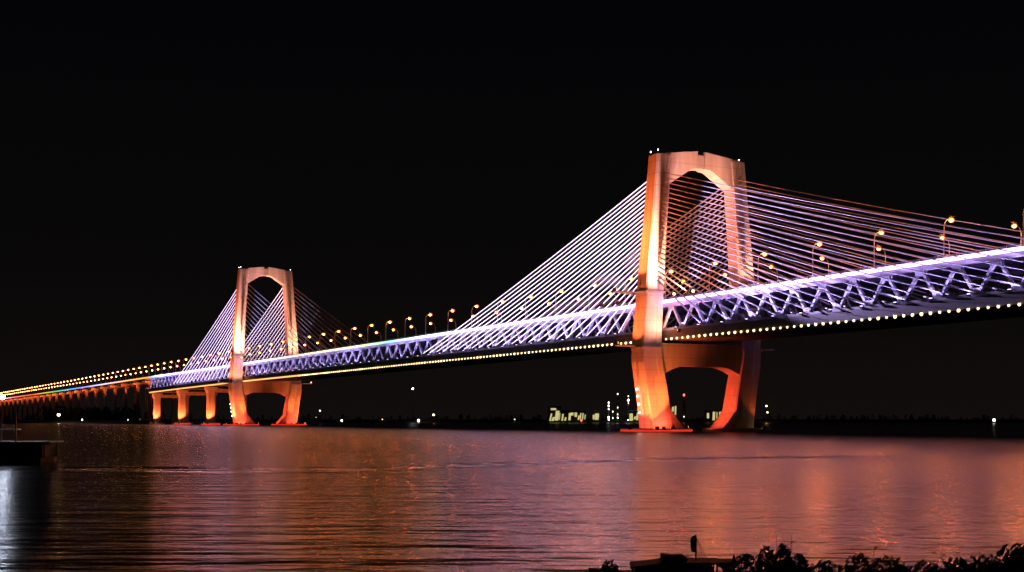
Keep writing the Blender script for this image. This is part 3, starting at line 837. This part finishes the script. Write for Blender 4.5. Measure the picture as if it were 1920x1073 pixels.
q = MB(); q.ell((0, 0, 4.75), (.33, .3, .28), glow('mast_lens', (.75, .82, 1.0), 150), 10, 6); q.build('lens', ml, True)

# ------------------------------------------------------------------ near bank, boat and bushes (silhouettes at the bottom)
bx = np.linspace(-30, 45, 76); by = np.linspace(-12, 30, 60)
BX, BY = np.meshgrid(bx, by)
edge = 25 + 2.2 * (vnoise(BX*.15, BX*0, 9) - .5)*2 + np.interp(BX, [-30, 0, 6, 12, 45], [-14, -8, -1, 1, 3])
BZ = 3.15 - 3.4 * np.clip((BY - 1) / (edge - 1), -.1, 1.6) ** 1 + .18 * (vnoise(BX*.6, BY*.6, 11) - .5)
BZ = np.minimum(BZ, 4.45 - .118*np.maximum(BY, 0))
ii = np.arange(BX.size).reshape(BX.shape)
me = bpy.data.meshes.new('near_bank'); me.from_pydata(np.stack([BX, BY, BZ], -1).reshape(-1, 3).tolist(), [], np.stack([ii[:-1,:-1], ii[:-1,1:], ii[1:,1:], ii[1:,:-1]], -1).reshape(-1, 4).tolist())
me.materials.append(SOIL); me.update(); nb = bpy.data.objects.new('near_bank', me); COL.objects.link(nb)
tag(nb, 'dark earth bank at the bottom of the picture', kind='structure')
def ground(x, y):
    i = int(np.clip(np.searchsorted(bx, x), 0, len(bx)-1)); j = int(np.clip(np.searchsorted(by, y), 0, len(by)-1)); return float(BZ[j, i])

def bush(x, Yd, top, wpx, label, spiky=0.0, seed=0):
    p = px(x, top, Yd); g = max(-.2, ground(p.x, Yd)); h = p.z - g; r = wpx * (1.45 if wpx > 55 else 1.1) / 2 / 2500 * Yd
    T = empty('bush', (p.x, Yd, g)); tag(T, label, 'bush', 'dark bushes on the near bank')
    rnd = random.Random(seed); q = MB(); st = MB()
    for k in range(7):
        a = rnd.random()*6.28; e_ = (math.cos(a)*r*.5, math.sin(a)*r*.5, h*(.55 + .3*rnd.random()))
        st.tube([(0, 0, -.1), (e_[0]*.4, e_[1]*.4, h*.35), e_], [.03, .022, .008], WOOD, 5)
    n = int(5200 + 5200 * r)
    lobes = [(rnd.uniform(-.62, .62)*r, rnd.uniform(-.4, .4)*r, h*rnd.uniform(.62, .86), rnd.uniform(.28, .46)*r) for _ in range(9)]
    for k in range(n):
        if k % 2:
            lx, ly, lz, lr = lobes[k % 9]
            d = Vector((rnd.gauss(0,1), rnd.gauss(0,1), rnd.gauss(0,1))).normalized() * lr * rnd.random() ** .35
            c = Vector((lx + d.x, ly + d.y, lz + d.z * .8))
        else:
            xx = rnd.uniform(-1, 1)
            c = Vector((xx*r*1.05, rnd.uniform(-.6, .6)*r, h * rnd.random() ** .8 * (.95 - .22*xx*xx)))
        if c.z > h: c.z = h - rnd.random() * .12 * h
        if c.z < .03: continue
        s = rnd.uniform(.016, .04); nrm = Vector((rnd.gauss(0,1), rnd.gauss(0,1), rnd.gauss(0,1))).normalized(); u = nrm.orthogonal().normalized(); v = nrm.cross(u)
        q.add([c + u*s*1.6, c + v*s*.6, c - u*s*1.4, c - v*s*.6], [(0,1,2,3)], LEAF)
    for k in range(int(4*spiky)):
        xx, yy = rnd.uniform(-.8, .8)*r, rnd.uniform(-.5, .5)*r; zz = h*(.8 + .22*rnd.random())
        st.tube([(xx*.6, yy*.6, h*.4), (xx, yy, zz)], [.012, .004], WOOD, 4)
        for _ in range(6):
            c = Vector((xx*.6, yy*.6, h*.4)).lerp(Vector((xx, yy, zz)), rnd.uniform(.5, 1)); u = Vector((rnd.gauss(0,1), rnd.gauss(0,1), rnd.gauss(0,.6))).normalized(); v = u.orthogonal(); s = .04
            q.add([c, c + u*s + v*s*.3, c + u*s*2.2, c + u*s - v*s*.3], [(0,1,2,3)], LEAF)
    q.build('foliage', T); st.build('stem', T)
bush(1143, 24, 1036, 52, 'small round dark bush left of the moored boat', .4, 1)
for n, (x, Yd, top, w_, lab, sp) in enumerate([
    (1398, 21, 1022, 66, 'dark bush right beside the moored boat', .6),
    (1436, 20, 1006, 50, 'taller peaked dark bush, left one of a pair of peaks', 1.0),
    (1468, 20, 1004, 44, 'taller peaked dark bush, right one of a pair of peaks', .8),
    (1500, 19, 1022, 50, 'low rounded dark bush right of the twin peaks', .5),
    (1548, 18, 1034, 80, 'lowest flat dark bush in the dip of the row', .8),
    (1612, 19, 1020, 66, 'broad rounded dark bush in the middle of the bank', .3),
    (1664, 18, 1026, 80, 'sloping dark bush beside the broad rounded one', .3),
    (1735, 18, 1036, 90, 'low wide dark bush before the bright orange reflection', .5),
    (1792, 18, 1028, 60, 'ragged dark bush with spiky top', 1.4),
    (1842, 18, 1026, 70, 'thin spiky dark bush second from the right end', 1.6),
    (1925, 16, 1000, 120, 'largest domed dark bush at the right end of the bank', .2)]):
    bush(x, Yd, top, w_, lab, sp, 20 + n)

bt = empty('moored_boat', px(1275, 1100, 38) * 1.0 - Vector((0, 0, px(1275, 1100, 38).z)), R(-4))
tag(bt, 'small dark moored boat with flat canopy seen as a silhouette at the bank', 'boat')
u = 38 / 2500
q = MB(); rings = []
for x, hw, z0, z1 in ((-2.6, .12, .22, .55), (-1.9, .5, .0, .42), (-.8, .72, -.12, .36), (.8, .75, -.12, .36), (1.9, .6, -.05, .42), (2.5, .4, .1, .5)):
    rings.append([(x, -hw*.6, z0), (x, hw*.6, z0), (x, hw, z1), (x, -hw, z1)])
q.loft([r_ for r_ in rings], WOOD); q.build('hull', bt)
q = MB(); q.loft([[(x, -.7, z), (x, .7, z), (x, .7, z + .05), (x, -.7, z + .05)] for x, z in ((-1.42, .60), (-.9, .66), (-.5, .72), (1.1, .73))], WOOD); q.build('canopy', bt)
for x in (-1.35, -.3, 1.0):
    for y in (-.62, .62):
        q = MB(); q.tube([(x, y, .3), (x, y, .70)], .025, WOOD, 6); q.build('post', bt)
q = MB(); q.box((-1.3, -.5, .3), (.9, .5, .64), CLOTH); q.build('cabin', bt)
q = MB(); q.loft([[(x, -.16, .79), (x, .16, .79), (x, .22, z), (x, -.22, z)] for x, z in ((-.55, .97), (-.2, .93), (.05, .95), (.12, .90), (.2, .86))], WOOD)
q.box((-.5, -.14, .775), (-.42, .14, .80), WOOD); q.box((.08, -.14, .775), (.2, .14, .80), WOOD); q.build('dinghy', bt)
q = MB(); q.tube([(.45, 0, .3), (.45, 0, 1.52)], [.028, .018], WOOD, 8); q.build('mast', bt)
q = MB()
q.loft([[(.43 + a, -.03, z), (.43 + b, -.03, z), (.43 + b, .03, z), (.43 + a, .03, z)] for a, b, z in ((-.10, .0, 1.02), (-.13, .0, 1.14), (-.14, .02, 1.36), (-.10, .03, 1.46), (-.02, .03, 1.49))], CLOTH); q.build('furled_flag', bt)
q = MB(); q.tube([(.46, 0, 1.42), (.80, 0, .78)], .008, WOOD, 5); q.tube([(.46, .1, 1.42), (.70, .3, .78)], .008, WOOD, 5); q.tube([(.46, 0, 1.02), (.68, 0, 1.0)], .007, WOOD, 5); q.build('rigging', bt)
q = MB(); q.box((1.1, -.5, .735), (1.95, .5, .775), WOOD); q.tube([(1.52, 0, .77), (1.52, 0, .95)], [.06, .03], WOOD, 8); q.build('stern_platform', bt)
q = MB()
prof = [(.07, .42), (.09, .55), (.16, .60), (.26, .62), (.28, .72)]
q.loft([[(1.28 + r_*math.cos(a), r_*math.sin(a), z) for a in [2*math.pi*k/14 for k in range(14)]] for r_, z in prof], WHITEP); q.build('bright_water_gap', bt, True)  # white shape added for the bright water between the dark boat frames
